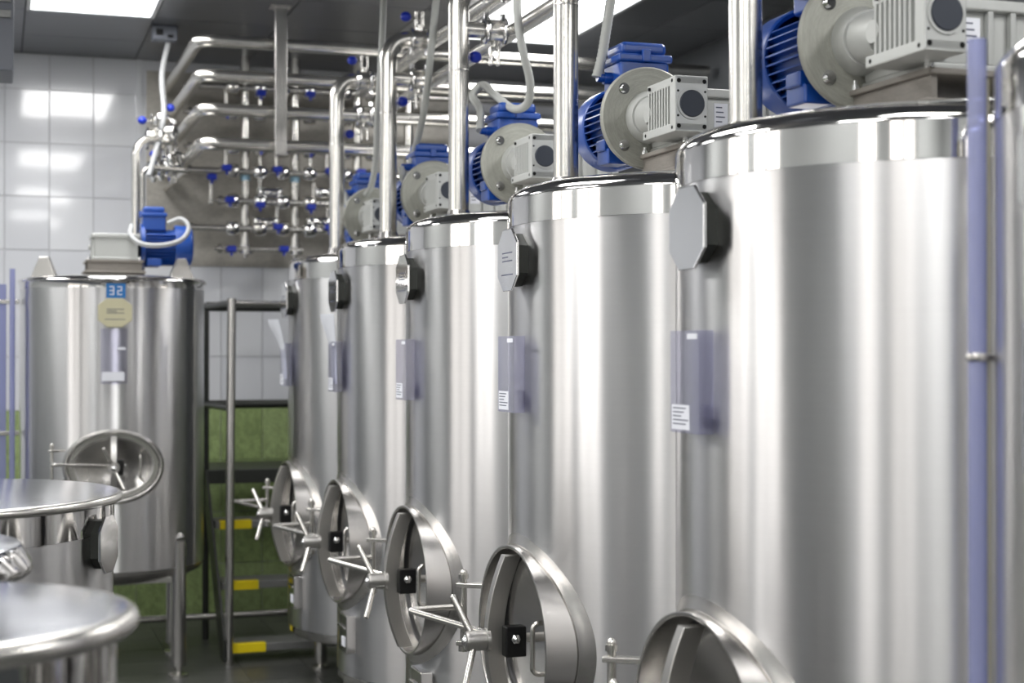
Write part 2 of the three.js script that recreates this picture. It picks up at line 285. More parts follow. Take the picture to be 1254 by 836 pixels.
function manway(t, R, h, S, flare = 1) { // S scales the fittings; h = {yc, a, b, out}
  const zr = R + h.out, surf = (x) => Math.sqrt(Math.max(0, R * R - x * x));
  const ring = (prof, nu = 96) => grid((u, v) => {
    const f = v * (prof.length - 1), i = Math.min(prof.length - 2, Math.floor(f)), w = f - i, o = prof[i][0] + (prof[i + 1][0] - prof[i][0]) * w, q = prof[i][1] + (prof[i + 1][1] - prof[i][1]) * w;
    const a = -u * Math.PI * 2, x = (h.a + o) * Math.cos(a), y = h.yc + (h.b + o) * Math.sin(a), s = surf(x);
    return [x, y, q <= 1 ? s + (zr - s) * q : zr - (q - 1)];
  }, nu, (prof.length - 1), true);
  const col = part('manway_collar', [ring([[0, 0.12], [0, 0.3], [0, 0.6], [0, 0.99]]), ring([[0, 0.99], [-0.002, 1], [-0.007, 1], [-0.009, 1.003]]), ring([[-0.009, 1.003], [-0.009, 1.05], [-0.009, 1.1]])], M.satin, t);
  part('weld_flare', ring([[0.03 * S * flare, 0.0], [0.023 * S * flare, 0.04], [0.014 * S * flare, 0.1], [0.006 * S * flare, 0.19], [0.002 * flare, 0.19], [0, 0.1]]), M.satin, col);
  const a = h.a - 0.012, b = h.b - 0.012, zd = zr - 0.075 * S;
  const dish = (q) => (q < 0.86 ? 0.055 * S * (1 - (q / 0.86) ** 1.6) : 0) ;
  const door = part('manway_door', grid((u, v) => { const q = v, f = -u * Math.PI * 2; return [a * q * Math.cos(f), h.yc + b * q * Math.sin(f), zd - dish(q), u, v]; }, 72, 22, true), M.satin, t, 'dished oval door');
  part('door_seal', ring([[-0.009, 1.066 * 1], [-0.012, 1.066], [-0.02, 1.072], [-0.02, 1.09]]), M.black, col);
  // bowed clamp bar standing on edge across the door
  const yb = h.b - 0.024 * S, w = 0.04 * S, z0 = zr - 0.022 * S, bow = 0.045 * S, outl = [];
  for (let k = 0; k <= 16; k++) { const y = -yb + 2 * yb * k / 16; outl.push([z0 + w + bow * (1 - (y / yb) ** 2), y]); }
  for (let k = 16; k >= 0; k--) { const y = -yb + 2 * yb * k / 16; outl.push([z0 + bow * (1 - (y / yb) ** 2), y]); }
  const bar = part('clamp_bar', extrude(outl, 0.026 * S, 0.002).rotateY(-Math.PI / 2).translate(0.013 * S, h.yc, 0), M.cast, door);
  const zc = z0 + bow + w;                                       // outer face of the bar at its middle
  part('clamp_nut', [lathes([[[0, 0], [0.025 * S, 0]], [[0.025 * S, 0], [0.025 * S, 0.05 * S], [0.022 * S, 0.056 * S]], [[0.022 * S, 0.056 * S], [0, 0.056 * S]], [[0.03 * S, -0.004], [0.03 * S, 0.006 * S]], [[0.03 * S, 0.006 * S], [0.02 * S, 0.006 * S]]], 28).rotateX(Math.PI / 2).translate(0, h.yc, zc - 0.002), rod(V(0, h.yc, zd - 0.03 * S), V(0, h.yc, zc), 0.012 * S)], M.cast, door);
  part('nut_cap', [ball(V(0, h.yc, zc + 0.056 * S), 0.012 * S, 1, 1, 0.7), lathe([[0, 0], [0.015 * S, 0], [0.015 * S, 0.004], [0, 0.004]], 6).rotateX(Math.PI / 2).translate(0, h.yc, zc + 0.053 * S)], M.chrome, door);
  for (const [dx, dy, dz] of [[-0.42, 0.86, 0.34], [0.42, -0.86, 0.34]]) {
    const d = V(dx, dy, dz).normalize(), o = V(0, h.yc, zc + 0.03 * S);
    part('handle_spoke', [rod(o.clone().addScaledVector(d, 0.012 * S), o.clone().addScaledVector(d, 0.12 * S), 0.009 * S), ball(o.clone().addScaledVector(d, 0.12 * S), 0.009 * S)], M.pipe, door);
  }
  const bx = part('locking_block', rbox(0.013 * S, 0.05 * S, h.yc - 0.038 * S, h.yc + 0.038 * S, z0 + bow - 0.05 * S, z0 + bow + 0.004 * S, 0.004), M.black, door, 'black plastic block with a dome nut');
  part('dome_nut', [lathe([[0, 0], [0.012 * S, 0], [0.012 * S, 0.008 * S], [0, 0.008 * S]], 6).rotateZ(-Math.PI / 2).translate(0.05 * S, h.yc + 0.008 * S, z0 + bow - 0.02 * S), ball(V(0.056 * S, h.yc + 0.008 * S, z0 + bow - 0.02 * S), 0.009 * S)], M.chrome, door);
  // grip on the door
  const gx = h.a * 0.55, gy = 0.062 * S;
  part('grip_handle', pipe([V(gx, h.yc + gy, zd - 0.03 * S), V(gx, h.yc + gy, zr - 0.008), V(gx, h.yc - gy, zr - 0.008), V(gx, h.yc - gy, zd - 0.03 * S)], 0.0065 * S, 0.018 * S, 12), M.pipe, door);
  // hinge post beyond the collar and the bent swing arm
  const hx = -(h.a + 0.062 * S), hz = R + 0.045 * S;
  const post = part('hinge_post', [rod(V(hx, h.yc - 0.075 * S, hz), V(hx, h.yc + 0.105 * S, hz), 0.0095 * S), rod(V(hx, h.yc + 0.105 * S, hz), V(hx, h.yc + 0.118 * S, hz), 0.0145 * S, 0.0145 * S, 6), ball(V(hx, h.yc + 0.121 * S, hz), 0.0105 * S), rod(V(hx, h.yc - 0.09 * S, hz), V(hx, h.yc - 0.075 * S, hz), 0.0145 * S, 0.0145 * S, 6)], M.pipe, t);
  for (const y of [0.088, -0.068]) {
    const e = V(-(h.a + 0.004), h.yc + y * S, surf(h.a) + 0.03 * S), s = V(hx, h.yc + y * S, hz), d = e.clone().sub(s);
    part('hinge_bracket', rbox(-0.018 * S, d.length(), -0.006 * S, 0.006 * S, -0.014 * S, 0.014 * S, 0.002).rotateY(-Math.atan2(d.z, d.x)).translate(s.x, s.y, s.z), M.pipe, post);
  }
  for (const y of [0.03]) part('swing_arm', pipe([V(hx, h.yc + y * S, hz), V(hx + 0.01, h.yc + y * S, hz + 0.155 * S), V(-0.012 * S, h.yc + 0.01 * S, z0 + bow + 0.02 * S)], 0.0085 * S, 0.012 * S, 14), M.pipe, door);
  return { zr };
}
function octagonPlate(t, R, y, w, hgt, depth, mat, angle = 0, print = true) {
  const c = 0.3, hw = w / 2, hh = hgt / 2, o = [[-hw, -hh * (1 - c * 1.6)], [-hw * (1 - c * 1.9), -hh], [hw * (1 - c * 1.9), -hh], [hw, -hh * (1 - c * 1.6)], [hw, hh * (1 - c * 1.6)], [hw * (1 - c * 1.9), hh], [-hw * (1 - c * 1.9), hh], [-hw, hh * (1 - c * 1.6)]];
  const place = (g) => g.translate(0, 0, R).rotateY(angle).translate(0, y, 0);
  const inner = o.map(([a, b]) => [a * 0.86, b * 0.86]);
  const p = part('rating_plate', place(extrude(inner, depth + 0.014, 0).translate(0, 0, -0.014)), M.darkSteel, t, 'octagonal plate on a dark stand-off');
  part('plate_face', place(extrude(o, 0.003, 0.0015).translate(0, 0, depth)), mat, p, 'steel face of the octagonal plate');
  if (print) part('plate_print', place(merge([0.22, 0.08, -0.05, -0.5].map((q, k) => box(-hw * (k === 3 ? 0.6 : 0.5), hw * (k === 1 ? 0.1 : k === 3 ? 0.6 : 0.55), q * hh, q * hh + 0.003, depth + 0.0046, depth + 0.005)))), M.ink, p);
}
function documentHolder(t, R, y0, y1, w, angle = 0, tab = true) {
  const place = (g) => g.rotateY(angle);
  const zf = R + 0.034, hw = w / 2;
  const h = part('document_holder', place(merge([box(-hw, hw, y0, y1, R + 0.004, R + 0.006), box(-hw, hw, y0, y1, zf - 0.0015, zf), box(hw - 0.0015, hw, y0, y1, R + 0.006, zf - 0.0015), box(-hw, -hw + 0.0015, y0, y1, R + 0.006, zf - 0.0015), box(-hw + 0.0015, hw - 0.0015, y0, y0 + 0.002, R + 0.006, zf - 0.0015)])), M.acrylic, t, 'clear plastic document pocket');
  part('back_flange', place(box(hw, hw + 0.02, y0 + 0.003, y1 - 0.003, R - 0.014, R - 0.012)), M.acrylic, h);
  const lw = w * 0.62, ly = y0 + 0.006, lh = 0.046;
  part('printed_label', place(box(-hw + 0.008, -hw + 0.008 + lw, ly, ly + lh, zf, zf + 0.0006)), M.paper, h, 'small white printed label');
  part('label_print', place(merge([0.2, 0.36, 0.52, 0.68, 0.84].map((q, k) => box(-hw + 0.014, -hw + 0.008 + lw * (0.55 + 0.38 * ((k * 5 + 2) % 4) / 3), ly + lh * q, ly + lh * q + 0.0022, zf + 0.0006, zf + 0.001)))), M.ink, h);
  if (tab) part('white_tab', place(box(hw - 0.05, hw - 0.006, y1 - 0.016, y1 - 0.006, zf, zf + 0.0006)), M.paper, h);
}

// ───────────────────────── the row of large tanks ─────────────────────────
const XC = 1.77, RT = 0.524, PITCH = 1.062, ZT = (k) => -(2.63 + (k - 1) * PITCH);
const rowHole = { yc: 0.763, a: 0.268, b: 0.232, out: 0.022 };
const bigTank = (() => {
  const t = thing('process_tank', '', 'tank', V(XC, 0, ZT(5)), -Math.PI / 2, 'row of large steel tanks with door hatches');
  part('shell', shellWithHole(RT, 0.27, 1.8, rowHole), M.shell, t);
  const sh = [[RT + 0.0012, 1.8], [RT + 0.0012, 1.84], [RT + 0.0012, 1.864]];
  for (let k = 0; k <= 12; k++) { const a = k / 12 * Math.PI * 0.46; sh.push([RT + 0.0012 - 0.06 * (1 - Math.cos(a)), 1.866 + 0.038 * Math.sin(a)]); }
  part('polished_shoulder', lathe(sh, 128), M.polished, t, 'mirror-polished rounded shoulder');
  const r1 = sh[sh.length - 1];
  part('top_dome', lathe([r1, [0.4, 1.912], [0.25, 1.927], [0.1, 1.933], [0, 1.933]], 96), M.satin, t);
  part('bottom_cone', lathe([[0, 0.12], [0.1, 0.12], [RT - 0.05, 0.215], [RT - 0.02, 0.225], [RT, 0.245], [RT + 0.001, 0.27]], 96), M.polished, t);
  for (const [x, z] of [[0.32, 0.32], [-0.32, 0.32], [0.32, -0.32], [-0.32, -0.32]]) {
    const l = part('leg', rod(V(x, 0.03, z), V(x, 0.23, z), 0.03), M.satin, t);
    part('foot', [rod(V(x, 0, z), V(x, 0.012, z), 0.04), rod(V(x, 0.012, z), V(x, 0.03, z), 0.014)], M.pipe, l);
  }
  manway(t, RT, rowHole, 1);
  octagonPlate(t, RT, 1.71, 0.15, 0.152, 0.026, M.chrome, 0, true);
  documentHolder(t, RT, 1.33, 1.52, 0.125);
  // outlet plate low on the front
  const o = part('outlet_plate', rbox(0.04, 0.16, 0.36, 0.5, RT - 0.03, RT + 0.012, 0.004), M.polished, t, 'polished steel outlet plate');
  part('plate_bar', rbox(0.045, 0.155, 0.452, 0.46, RT + 0.012, RT + 0.02, 0.002), M.chrome, o);
  part('white_tag', rbox(0.1, 0.145, 0.385, 0.42, RT + 0.012, RT + 0.016, 0.001), M.paper, o);
  return t;
})();
const fromSteps = (k) => ['sixth', 'fifth', 'fourth', 'third', 'second', 'first'][k];
bigTank.userData.label = 'large brushed steel tank, first of the row beside the yellow-edged steps';
const plain = [];
for (let k = 4; k >= 0; k--) plain[k] = dup(bigTank, `large brushed steel tank, ${fromSteps(k)} of the row counted from the steps`, V(XC, 0, ZT(k)), -Math.PI / 2);

for (const k of [0, 1]) { const q = plain[k].getObjectByName('plate_print'); q.parent.remove(q); }       // blank plates

// ───────────────────────── agitator drives ─────────────────────────
const drive = (() => { // motor axis along +z, gearbox front at z = -0.04, origin on the tank top
  const t = thing('agitator_drive', '', 'gear motor', V(XC, 1.933, ZT(1)), 0, 'blue gear motors on the tanks');
  const ax = -0.122, ay = 0.168, zf = -0.1;                     // axis, flange front face
  const motor = [];
  motor.push(lathes([[[0, 0], [0.088, 0]], [[0.088, 0], [0.088, 0.2]], [[0.088, 0.2], [0, 0.2]]], 48).rotateX(-Math.PI / 2).translate(ax, ay, zf - 0.02));
  for (let k = 0; k < 36; k++) { const a = k / 36 * Math.PI * 2, c = Math.sin(a); if (c > 0.62) continue; motor.push(box(-0.0017, 0.0017, 0.086, 0.108, -0.2, 0).rotateZ(a - Math.PI / 2).translate(ax, ay, zf - 0.022)); }
  motor.push(lathes([[[0.1, 0], [0.118, 0.002]], [[0.118, 0.002], [0.118, 0.022]], [[0.118, 0.022], [0.088, 0.03]]], 48).rotateX(-Math.PI / 2).translate(ax, ay, zf - 0.02));
  const body = part('motor_housing', motor, M.blue, t, 'blue finned motor housing');
  part('fan_cowl', lathes([[[0.108, 0], [0.113, 0.003], [0.113, 0.075], [0.106, 0.09], [0.09, 0.098]], [[0.09, 0.098], [0, 0.1]], [[0.108, 0], [0.1, 0.004]]], 48).rotateX(-Math.PI / 2).translate(ax, ay, zf - 0.205), M.blue, body);
  part('motor_foot', [rbox(ax - 0.1, ax - 0.035, ay - 0.118, ay - 0.076, zf - 0.13, zf - 0.05, 0.006), rbox(ax + 0.035, ax + 0.1, ay - 0.118, ay - 0.076, zf - 0.13, zf - 0.05, 0.006), rbox(ax - 0.107, ax - 0.08, ay - 0.082, ay - 0.05, zf - 0.12, zf - 0.06, 0.005)], M.blue, body);
  // terminal box
  const ty = ay + 0.088;
  const tb = part('terminal_box', [rbox(ax - 0.07, ax + 0.07, ty - 0.01, ty + 0.07, zf - 0.155, zf - 0.03, 0.008), rbox(ax - 0.05, ax + 0.05, ty - 0.03, ty + 0.01, zf - 0.15, zf - 0.035, 0.006)], M.blue, t);
  part('box_lid', [rbox(ax - 0.078, ax + 0.078, ty + 0.066, ty + 0.088, zf - 0.163, zf - 0.022, 0.007), rbox(ax - 0.066, ax + 0.066, ty + 0.086, ty + 0.122, zf - 0.15, zf - 0.034, 0.014, 3), rbox(ax - 0.012, ax + 0.012, ty + 0.066, ty + 0.1, zf - 0.03, zf - 0.016, 0.004)], M.blue, tb);
  part('cable_gland', [rod(V(ax - 0.068, ty + 0.03, zf - 0.1), V(ax - 0.092, ty + 0.03, zf - 0.1), 0.017, 0.017, 6), rod(V(ax - 0.09, ty + 0.03, zf - 0.1), V(ax - 0.11, ty + 0.032, zf - 0.1), 0.012)], M.blue, tb);
  // flange disc
  const fl = part('motor_flange', lathes([[[0, 0], [0.128, 0]], [[0.128, 0], [0.137, 0.004], [0.137, 0.014], [0.133, 0.018]], [[0.133, 0.018], [0.07, 0.021]], [[0.07, 0.021], [0.062, 0.034], [0, 0.034]]], 72).rotateX(Math.PI / 2).translate(ax, ay, zf - 0.018), M.flange, t, 'grey round flange');
  for (const a of [0.785, 2.356, 3.927, 5.498]) { const x = ax + 0.106 * Math.cos(a), y = ay + 0.106 * Math.sin(a); part('flange_bolt', [rod(V(x, y, zf + 0.001), V(x, y, zf + 0.004), 0.015), rod(V(x, y, zf + 0.004), V(x, y, zf + 0.012), 0.0105, 0.0105, 6)], M.chrome, fl); }
  // worm gearbox: ribbed body running to a square front face with a dark cap
  const x0 = -0.212, x1 = -0.124, gy = 0.15, y0 = gy - 0.068, y1 = gy + 0.068, zb = 0.05, z1 = 0.26;
  const gb = [rbox(x0 + 0.026, x1, y0 + 0.012, y1 - 0.012, zb, z1 - 0.012, 0.006), rbox(x0, x1, y0, y0 + 0.022, zb + 0.012, z1, 0.003), rbox(x0 + 0.004, x1, y1 - 0.022, y1, zb + 0.03, z1, 0.003), rbox(x0, x1, y0, y1, z1 - 0.034, z1, 0.004)];
  for (let k = 0; k < 8; k++) gb.push(rbox(x0 + 0.002, x0 + 0.03, y0 + 0.02, y1 - 0.02, z1 - 0.055 - k * 0.0165, z1 - 0.048 - k * 0.0165, 0.002, 1));
  gb.push(rod(V(x0 + 0.004, gy, zb + 0.03), V(x0 + 0.03, gy, zb + 0.03), 0.022), rod(V(ax, ay, zf), V(ax - 0.02, ay - 0.006, zf + 0.07), 0.072, 0.056, 32), rod(V(ax - 0.02, ay - 0.006, zf + 0.07), V(ax - 0.035, gy, zb + 0.02), 0.052, 0.05, 32));
  const gear = part('gearbox', gb, M.alloy, t, 'ribbed light grey worm gearbox');
  const fx = (x0 + x1) / 2;
  part('shaft_cap', lathes([[[0, 0.006], [0.0305, 0.006]], [[0.0305, 0.006], [0.033, 0.004], [0.033, -0.004]]], 40).rotateX(Math.PI / 2).translate(fx, gy, z1), M.cap, gear, 'dark round cap');
  part('face_boss', lathes([[[0.033, 0.003], [0.0385, 0.003]], [[0.0385, 0.003], [0.0385, -0.002]]], 40).rotateX(Math.PI / 2).translate(fx, gy, z1), M.alloy, gear);
  [[-0.034, 0.055], [0.034, 0.055], [-0.034, -0.055], [0.034, -0.055], [-0.036, 0.03], [0.036, 0.03], [-0.036, -0.03], [0.036, -0.03]].forEach(([a, b], k) => part('face_hole', rod(V(fx + a, gy + b, z1 - 0.002), V(fx + a, gy + b, z1 + 0.0006), k < 4 ? 0.0055 : 0.003, undefined, 12), M.hole, gear));
  part('side_holes', [[zb + 0.03, y0 + 0.011], [z1 - 0.018, y0 + 0.011], [zb + 0.05, y1 - 0.011], [z1 - 0.018, y1 - 0.011]].map(([z, y]) => rod(V(x0 - 0.0006, y, z), V(x0 + 0.006, y, z), 0.0045, undefined, 12)), M.hole, gear);
  // second stage on the tank axis
  const zs = 0.135;
  const s2 = part('second_gearbox', [rbox(-0.122, 0.13, 0.084, 0.19, -0.09, zs, 0.006), rbox(-0.122, 0.14, 0.188, 0.21, -0.1, zs + 0.016, 0.004), rbox(-0.122, 0.14, 0.07, 0.086, -0.1, zs + 0.016, 0.004), rbox(0.0, 0.012, 0.086, 0.188, zs, zs + 0.014, 0.002), rbox(0.05, 0.062, 0.086, 0.188, zs, zs + 0.014, 0.002), rbox(0.1, 0.112, 0.086, 0.188, zs, zs + 0.014, 0.002), rod(V(-0.09, gy, zs - 0.01), V(-0.09, gy, zs + 0.02), 0.014), rod(V(-0.088, gy - 0.045, zs - 0.01), V(-0.088, gy - 0.045, zs + 0.012), 0.009)], M.alloy, t);
  part('rating_label', box(-0.048, -0.01, gy - 0.035, gy + 0.026, zs - 0.0002, zs + 0.0015), M.paper, s2);
  part('label_print', [0.014, 0.002, -0.01, -0.022].map((y, k) => box(-0.043, -0.026 + 0.004 * (k % 3), gy + y, gy + y + 0.003, zs + 0.0015, zs + 0.002)), M.ink, s2);
  part('lifting_stud', [rod(V(-0.09, 0.21, 0.08), V(-0.09, 0.222, 0.08), 0.013, 0.013, 6), rod(V(-0.09, 0.222, 0.08), V(-0.09, 0.228, 0.08), 0.007)], M.chrome, s2);
  // pedestal
  const pd = part('pedestal', [rbox(-0.16, 0.16, 0, 0.012, -0.13, 0.19, 0.003), rbox(-0.15, 0.15, 0.058, 0.07, -0.12, 0.18, 0.003), rbox(-0.14, -0.125, 0.012, 0.058, -0.11, 0.17, 0.002), rbox(0.125, 0.14, 0.012, 0.058, -0.11, 0.17, 0.002)], M.primer, t, 'beige channel base');
  for (const [x, z] of [[-0.137, 0.16], [0.137, 0.165], [-0.137, -0.1], [0.137, -0.1]]) part('base_bolt', [rod(V(x, 0.07, z), V(x, 0.08, z), 0.01, 0.01, 6), rod(V(x, 0.08, z), V(x, 0.09, z), 0.006)], M.chrome, pd);
  return t;
})();
drive.userData.label = 'blue gear motor on top of the fifth tank from the steps';
drive.position.set(XC, 1.933, ZT(1));
for (let k = 2; k <= 5; k++) dup(drive, `blue gear motor on top of the ${fromSteps(k)} tank from the steps`, V(XC, 1.933, ZT(k)), 0);
dup(drive, 'blue gear motor on top of the sixth tank from the steps', V(XC, 1.933, ZT(0)), 0);

// ───────────────────────── risers, headers, valves ─────────────────────────
const makeValve = (r) => { // pipe along x, stem up
  const t = thing('butterfly_valve', '', 'valve', V(0, 0, 0));
  part('valve_body', [lathes([[[r, -0.03], [r + 0.009, -0.028], [r + 0.009, 0.028], [r, 0.03]]], 28).rotateZ(Math.PI / 2)], M.pipe, t);
  for (const x of [-0.03, 0.03]) part('clamp_ring', [lathe([[r + 0.001, x - 0.009], [r + 0.017, x - 0.006], [r + 0.017, x + 0.006], [r + 0.001, x + 0.009]], 28).rotateZ(Math.PI / 2)], M.chrome, t);
  for (const x of [-0.03, 0.03]) part('wing_nut', rbox(x - 0.008, x + 0.008, -(r + 0.03), -(r + 0.01), -0.008, 0.012, 0.002, 1), M.chrome, t);
  const st = part('stem', [rod(V(0, r, 0), V(0, r + 0.03, 0), 0.012), rbox(-0.018, -0.008, r + 0.026, r + 0.085, -0.012, 0.012, 0.003, 1), rbox(0.008, 0.018, r + 0.026, r + 0.085, -0.012, 0.012, 0.003, 1), rbox(-0.018, 0.018, r + 0.022, r + 0.034, -0.012, 0.012, 0.003, 1)], M.pipe, t);
  const lv = part('lever', rod(V(0, r + 0.055, 0), V(-0.05, r + 0.055, 0.02), 0.005), M.pipe, t);
  part('blue_knob', ball(V(-0.06, r + 0.055, 0.024), 0.02, 1.1, 1, 1), M.blueKnob, lv, 'blue knob');
  return t;
};
const XR = 1.46, RR = 0.034, RZ = { 1: -2.867, 2: -3.926, 3: -4.948, 4: -5.926, 5: -6.891 }, YE = 2.711, YB = 2.555, XH = 1.645;
const valve = makeValve(0.03);
let firstValve = true;
function putValve(p, label, group, rx = 0, ry = 0) {
  const v = firstValve ? valve : dup(valve, label, p); firstValve = false; v.position.copy(p); v.rotation.set(rx, ry, 0); v.userData.label = label; v.userData.group = group; return v;
}
for (let k = 1; k <= 5; k++) {
  const z = RZ[k], n = fromSteps(k);
  const t = thing('riser_pipe', `upright steel pipe rising from the ${n} tank counted from the steps`, 'pipe', V(XR, 1.9, z), 0, 'upright pipes above the tanks');
  part('riser', pipe([V(0, 0.005, 0), V(0, YE - 1.9, 0), V(XH - XR - 0.015, YE - 1.9, 0)], RR, 0.1, 26), M.pipe, t);
  part('branch', rod(V(RR * 0.6, YB - 1.9, 0), V(XH - XR - 0.02, YB - 1.9, 0), 0.027), M.pipe, t);
  part('weld_ring', lathe([[RR, -0.003], [RR + 0.0012, 0], [RR, 0.003]], 26).translate(0, YB - 1.9 - 0.14, 0), M.satin, t);
  part('base_collar', lathe([[RR + 0.014, -0.02], [RR + 0.002, 0.02]], 26).translate(0, 0.03, 0), M.satin, t);
  putValve(V(XR + 0.125, YE, z), `blue-knobbed valve on the upper riser bend, ${n} tank from the steps`, 'valves on the overhead branches');
  putValve(V(XR + 0.125, YB, z), `blue-knobbed valve under the lower riser branch, ${n} tank from the steps`, 'valves on the overhead branches', Math.PI);
}
single('header_pipe', rod(V(XH, YE, 0.6), V(XH, YE, -7.2), 0.026), M.pipe, 'upper overhead steel header pipe running along the tank row', 'pipe');
single('header_pipe', rod(V(XH, YB, 0.6), V(XH, YB, -7.2), 0.026), M.pipe, 'lower overhead steel header pipe running along the tank row', 'pipe');
// four stacked headers across the rear, bending back to the wall
const HZ = -7.3, HY = [2.933, 2.771, 2.613, 2.455], HX = 0.9;
HY.forEach((y, i) => single('cross_pipe', pipe([V(HX - 0.005 + i * 0.006, y, Z0 + 0.012), V(HX - 0.005 + i * 0.006, y, HZ), V(3.5, y, HZ)], 0.0295, 0.075), M.pipe, `${['topmost', 'second', 'third', 'lowest'][i]} of four stacked steel pipes across the rear of the hall`, 'pipe'));
single('hanger_post', [rbox(-0.028, 0.028, 2.4, CEIL, -0.02, 0.02, 0.003), rbox(-0.05, 0.05, CEIL - 0.01, CEIL, -0.05, 0.05, 0.002)].map((g) => g.translate(1.262, 0, -7.22)), M.satin, 'square steel hanger holding the four stacked pipes', 'hanger');
// manifold on the rear wall
const MZ = -8.52;
const mRiser = [[300, 88, 309], [361, 92, 309], [437, 95, 309], [500, 95, 309]];
const riserX = mRiser.map(([px]) => atZ(px, 200, MZ).x);
const mNames = ['nearest the tall blue-tagged tank', 'beside the square hanger', 'behind the last large tank', 'farthest from the blue-tagged tank'];
const yOf = (py, px = 330) => atZ(px, py, MZ).y;
mRiser.forEach(([px, a, b], i) => {
  const x = riserX[i], y0 = yOf(b), y1 = yOf(a);
  const t = thing('manifold_riser', `upright manifold pipe on the rear wall, ${mNames[i]}`, 'pipe', V(x, y0, MZ), 0, 'upright manifold pipes on the rear wall');
  part('tube', rod(V(0, 0, 0), V(0, y1 - y0 + 0.25, 0), 0.026), M.pipe, t);
  part('end_flange', [rod(V(0, -0.012, 0), V(0, 0.012, 0), 0.045), rod(V(0, 0.02, 0), V(0, 0.04, 0), 0.034), rod(V(0, -0.03, 0), V(0, -0.012, 0), 0.012)], M.satin, t);
  part('top_clamp', [rod(V(0, y1 - y0 + 0.2, 0), V(0, y1 - y0 + 0.225, 0), 0.042), rod(V(0, y1 - y0 + 0.235, 0), V(0, y1 - y0 + 0.26, 0), 0.036)], M.satin, t);
  part('blue_band', lathe([[0.0262, 0], [0.0268, 0.004], [0.0268, 0.056], [0.0262, 0.06]], 24).translate(0, yOf(222) - y0, 0), std({ color: '#9cc3d8', roughness: 0.5 }), t, 'pale blue pipe marker');
  part('wall_bracket', [rbox(-0.02, 0.02, 0.3, 0.33, -0.27, -0.02, 0.003), rbox(-0.02, 0.02, y1 - y0 - 0.1, y1 - y0 - 0.07, -0.27, -0.02, 0.003)], M.satin, t);
});
const rowsPy = [110, 142, 184, 212, 248, 281, 306], rowWord = ['top', 'second', 'third', 'fourth', 'fifth', 'sixth', 'drain'];
rowsPy.forEach((py, r) => {
  const y = yOf(py), xa = Math.max(0.99, atZ([228, 226, 222, 205, 268, 232, 268][r], py, MZ).x), xb = r > 5 ? riserX[1] + 0.04 : 3.2;
  const t = thing('manifold_branch', `horizontal manifold pipe on the rear wall, ${rowWord[r]} row`, 'pipe', V(0, y, MZ + 0.03), 0, 'horizontal manifold pipes on the rear wall');
  part('tube', rod(V(xa, 0, 0), V(xb, 0, 0), r > 5 ? 0.012 : 0.0185), M.pipe, t);
  part('end_cap', [rod(V(xa - 0.012, 0, 0), V(xa + 0.01, 0, 0), 0.027), rod(V(xa - 0.03, 0, 0), V(xa - 0.012, 0, 0), 0.011)], M.satin, t);
  if (r < 6) for (let i = 0; i < 3; i++) for (const s of [-1, 1]) {
    const x = riserX[i] + s * 0.075;
    part('union', [lathe([[0.018, -0.036], [0.038, -0.03], [0.043, 0], [0.038, 0.03], [0.018, 0.036]], 22).rotateZ(Math.PI / 2).translate(x, 0, 0.004)], (r + i + (s > 0 ? 1 : 0)) % 3 ? M.chrome : M.pipe, t);
  }
});
// blue handled cocks and short links of the manifold, at the places seen
const cock = thing('ball_cock', '', 'valve', V(0, 0, 0));
part('cock_body', [ball(V(0, 0, 0), 0.024), rod(V(0, 0, 0), V(0, 0, 0.04), 0.009), rod(V(-0.03, 0, 0), V(0.03, 0, 0), 0.02)], M.pipe, cock);
part('blue_handle', [rbox(-0.026, 0.026, -0.014, 0.02, 0.036, 0.06, 0.008), rod(V(0, -0.034, 0.047), V(0, -0.008, 0.047), 0.007)], M.blueKnob, cock, 'blue handle');
const cockAt = [[318, 116, 0], [378, 117, 0], [277, 139, 1], [340, 140, 1], [397, 142, 1], [318, 183, 2], [379, 186, 2], [276, 207, 3], [338, 209, 3], [402, 211, 3], [258, 218, 3], [280, 246, 4], [317, 252, 4], [379, 255, 4], [339, 279, 5], [401, 280, 5], [282, 306, 6], [346, 306, 6], [440, 212, 3], [452, 250, 4], [470, 184, 2], [520, 212, 3]];
cockAt.forEach(([px, py, r], i) => {
  const p = atZ(px, py, MZ + 0.045), side = px < 270 ? 'at the open pipe end' : px < 300 ? 'before the first upright' : px < 361 ? 'between the first two uprights' : px < 437 ? 'past the second upright' : px < 490 ? 'past the third upright' : 'past the fourth upright';
  const label = `small blue-handled valve, ${rowWord[r]} row, ${side}`;
  const c = i ? dup(cock, label, p) : cock; c.position.copy(p); c.userData.label = label; c.userData.group = 'blue-handled valves on the manifold';
});
[[276, 181, 206], [318, 186, 209], [338, 181, 208], [380, 188, 214], [400, 184, 211], [258, 220, 247], [318, 222, 247], [384, 226, 247], [339, 250, 279], [401, 257, 280], [276, 112, 139], [318, 118, 140]].forEach(([px, a, b], i) => {
  const p = atZ(px, a, MZ + 0.03), q = atZ(px, b, MZ + 0.03);
  single('link_pipe', [rod(p, q, 0.011), ball(p, 0.015), ball(q, 0.015)], M.pipe, `short upright link pipe between the ${['third and fourth', 'third and fourth', 'third and fourth', 'third and fourth', 'third and fourth', 'fourth and fifth', 'fourth and fifth', 'fourth and fifth', 'fifth and sixth', 'fifth and sixth', 'top and second', 'top and second'][i]} manifold rows, ${['before the first upright', 'just past the first upright', 'just before the second upright', 'just past the second upright', 'well past the second upright', 'at the open pipe end', 'past the first upright', 'past the second upright', 'before the second upright', 'past the second upright', 'before the first upright', 'past the first upright'][i]}`, 'pipe', 'short links in the manifold');
});
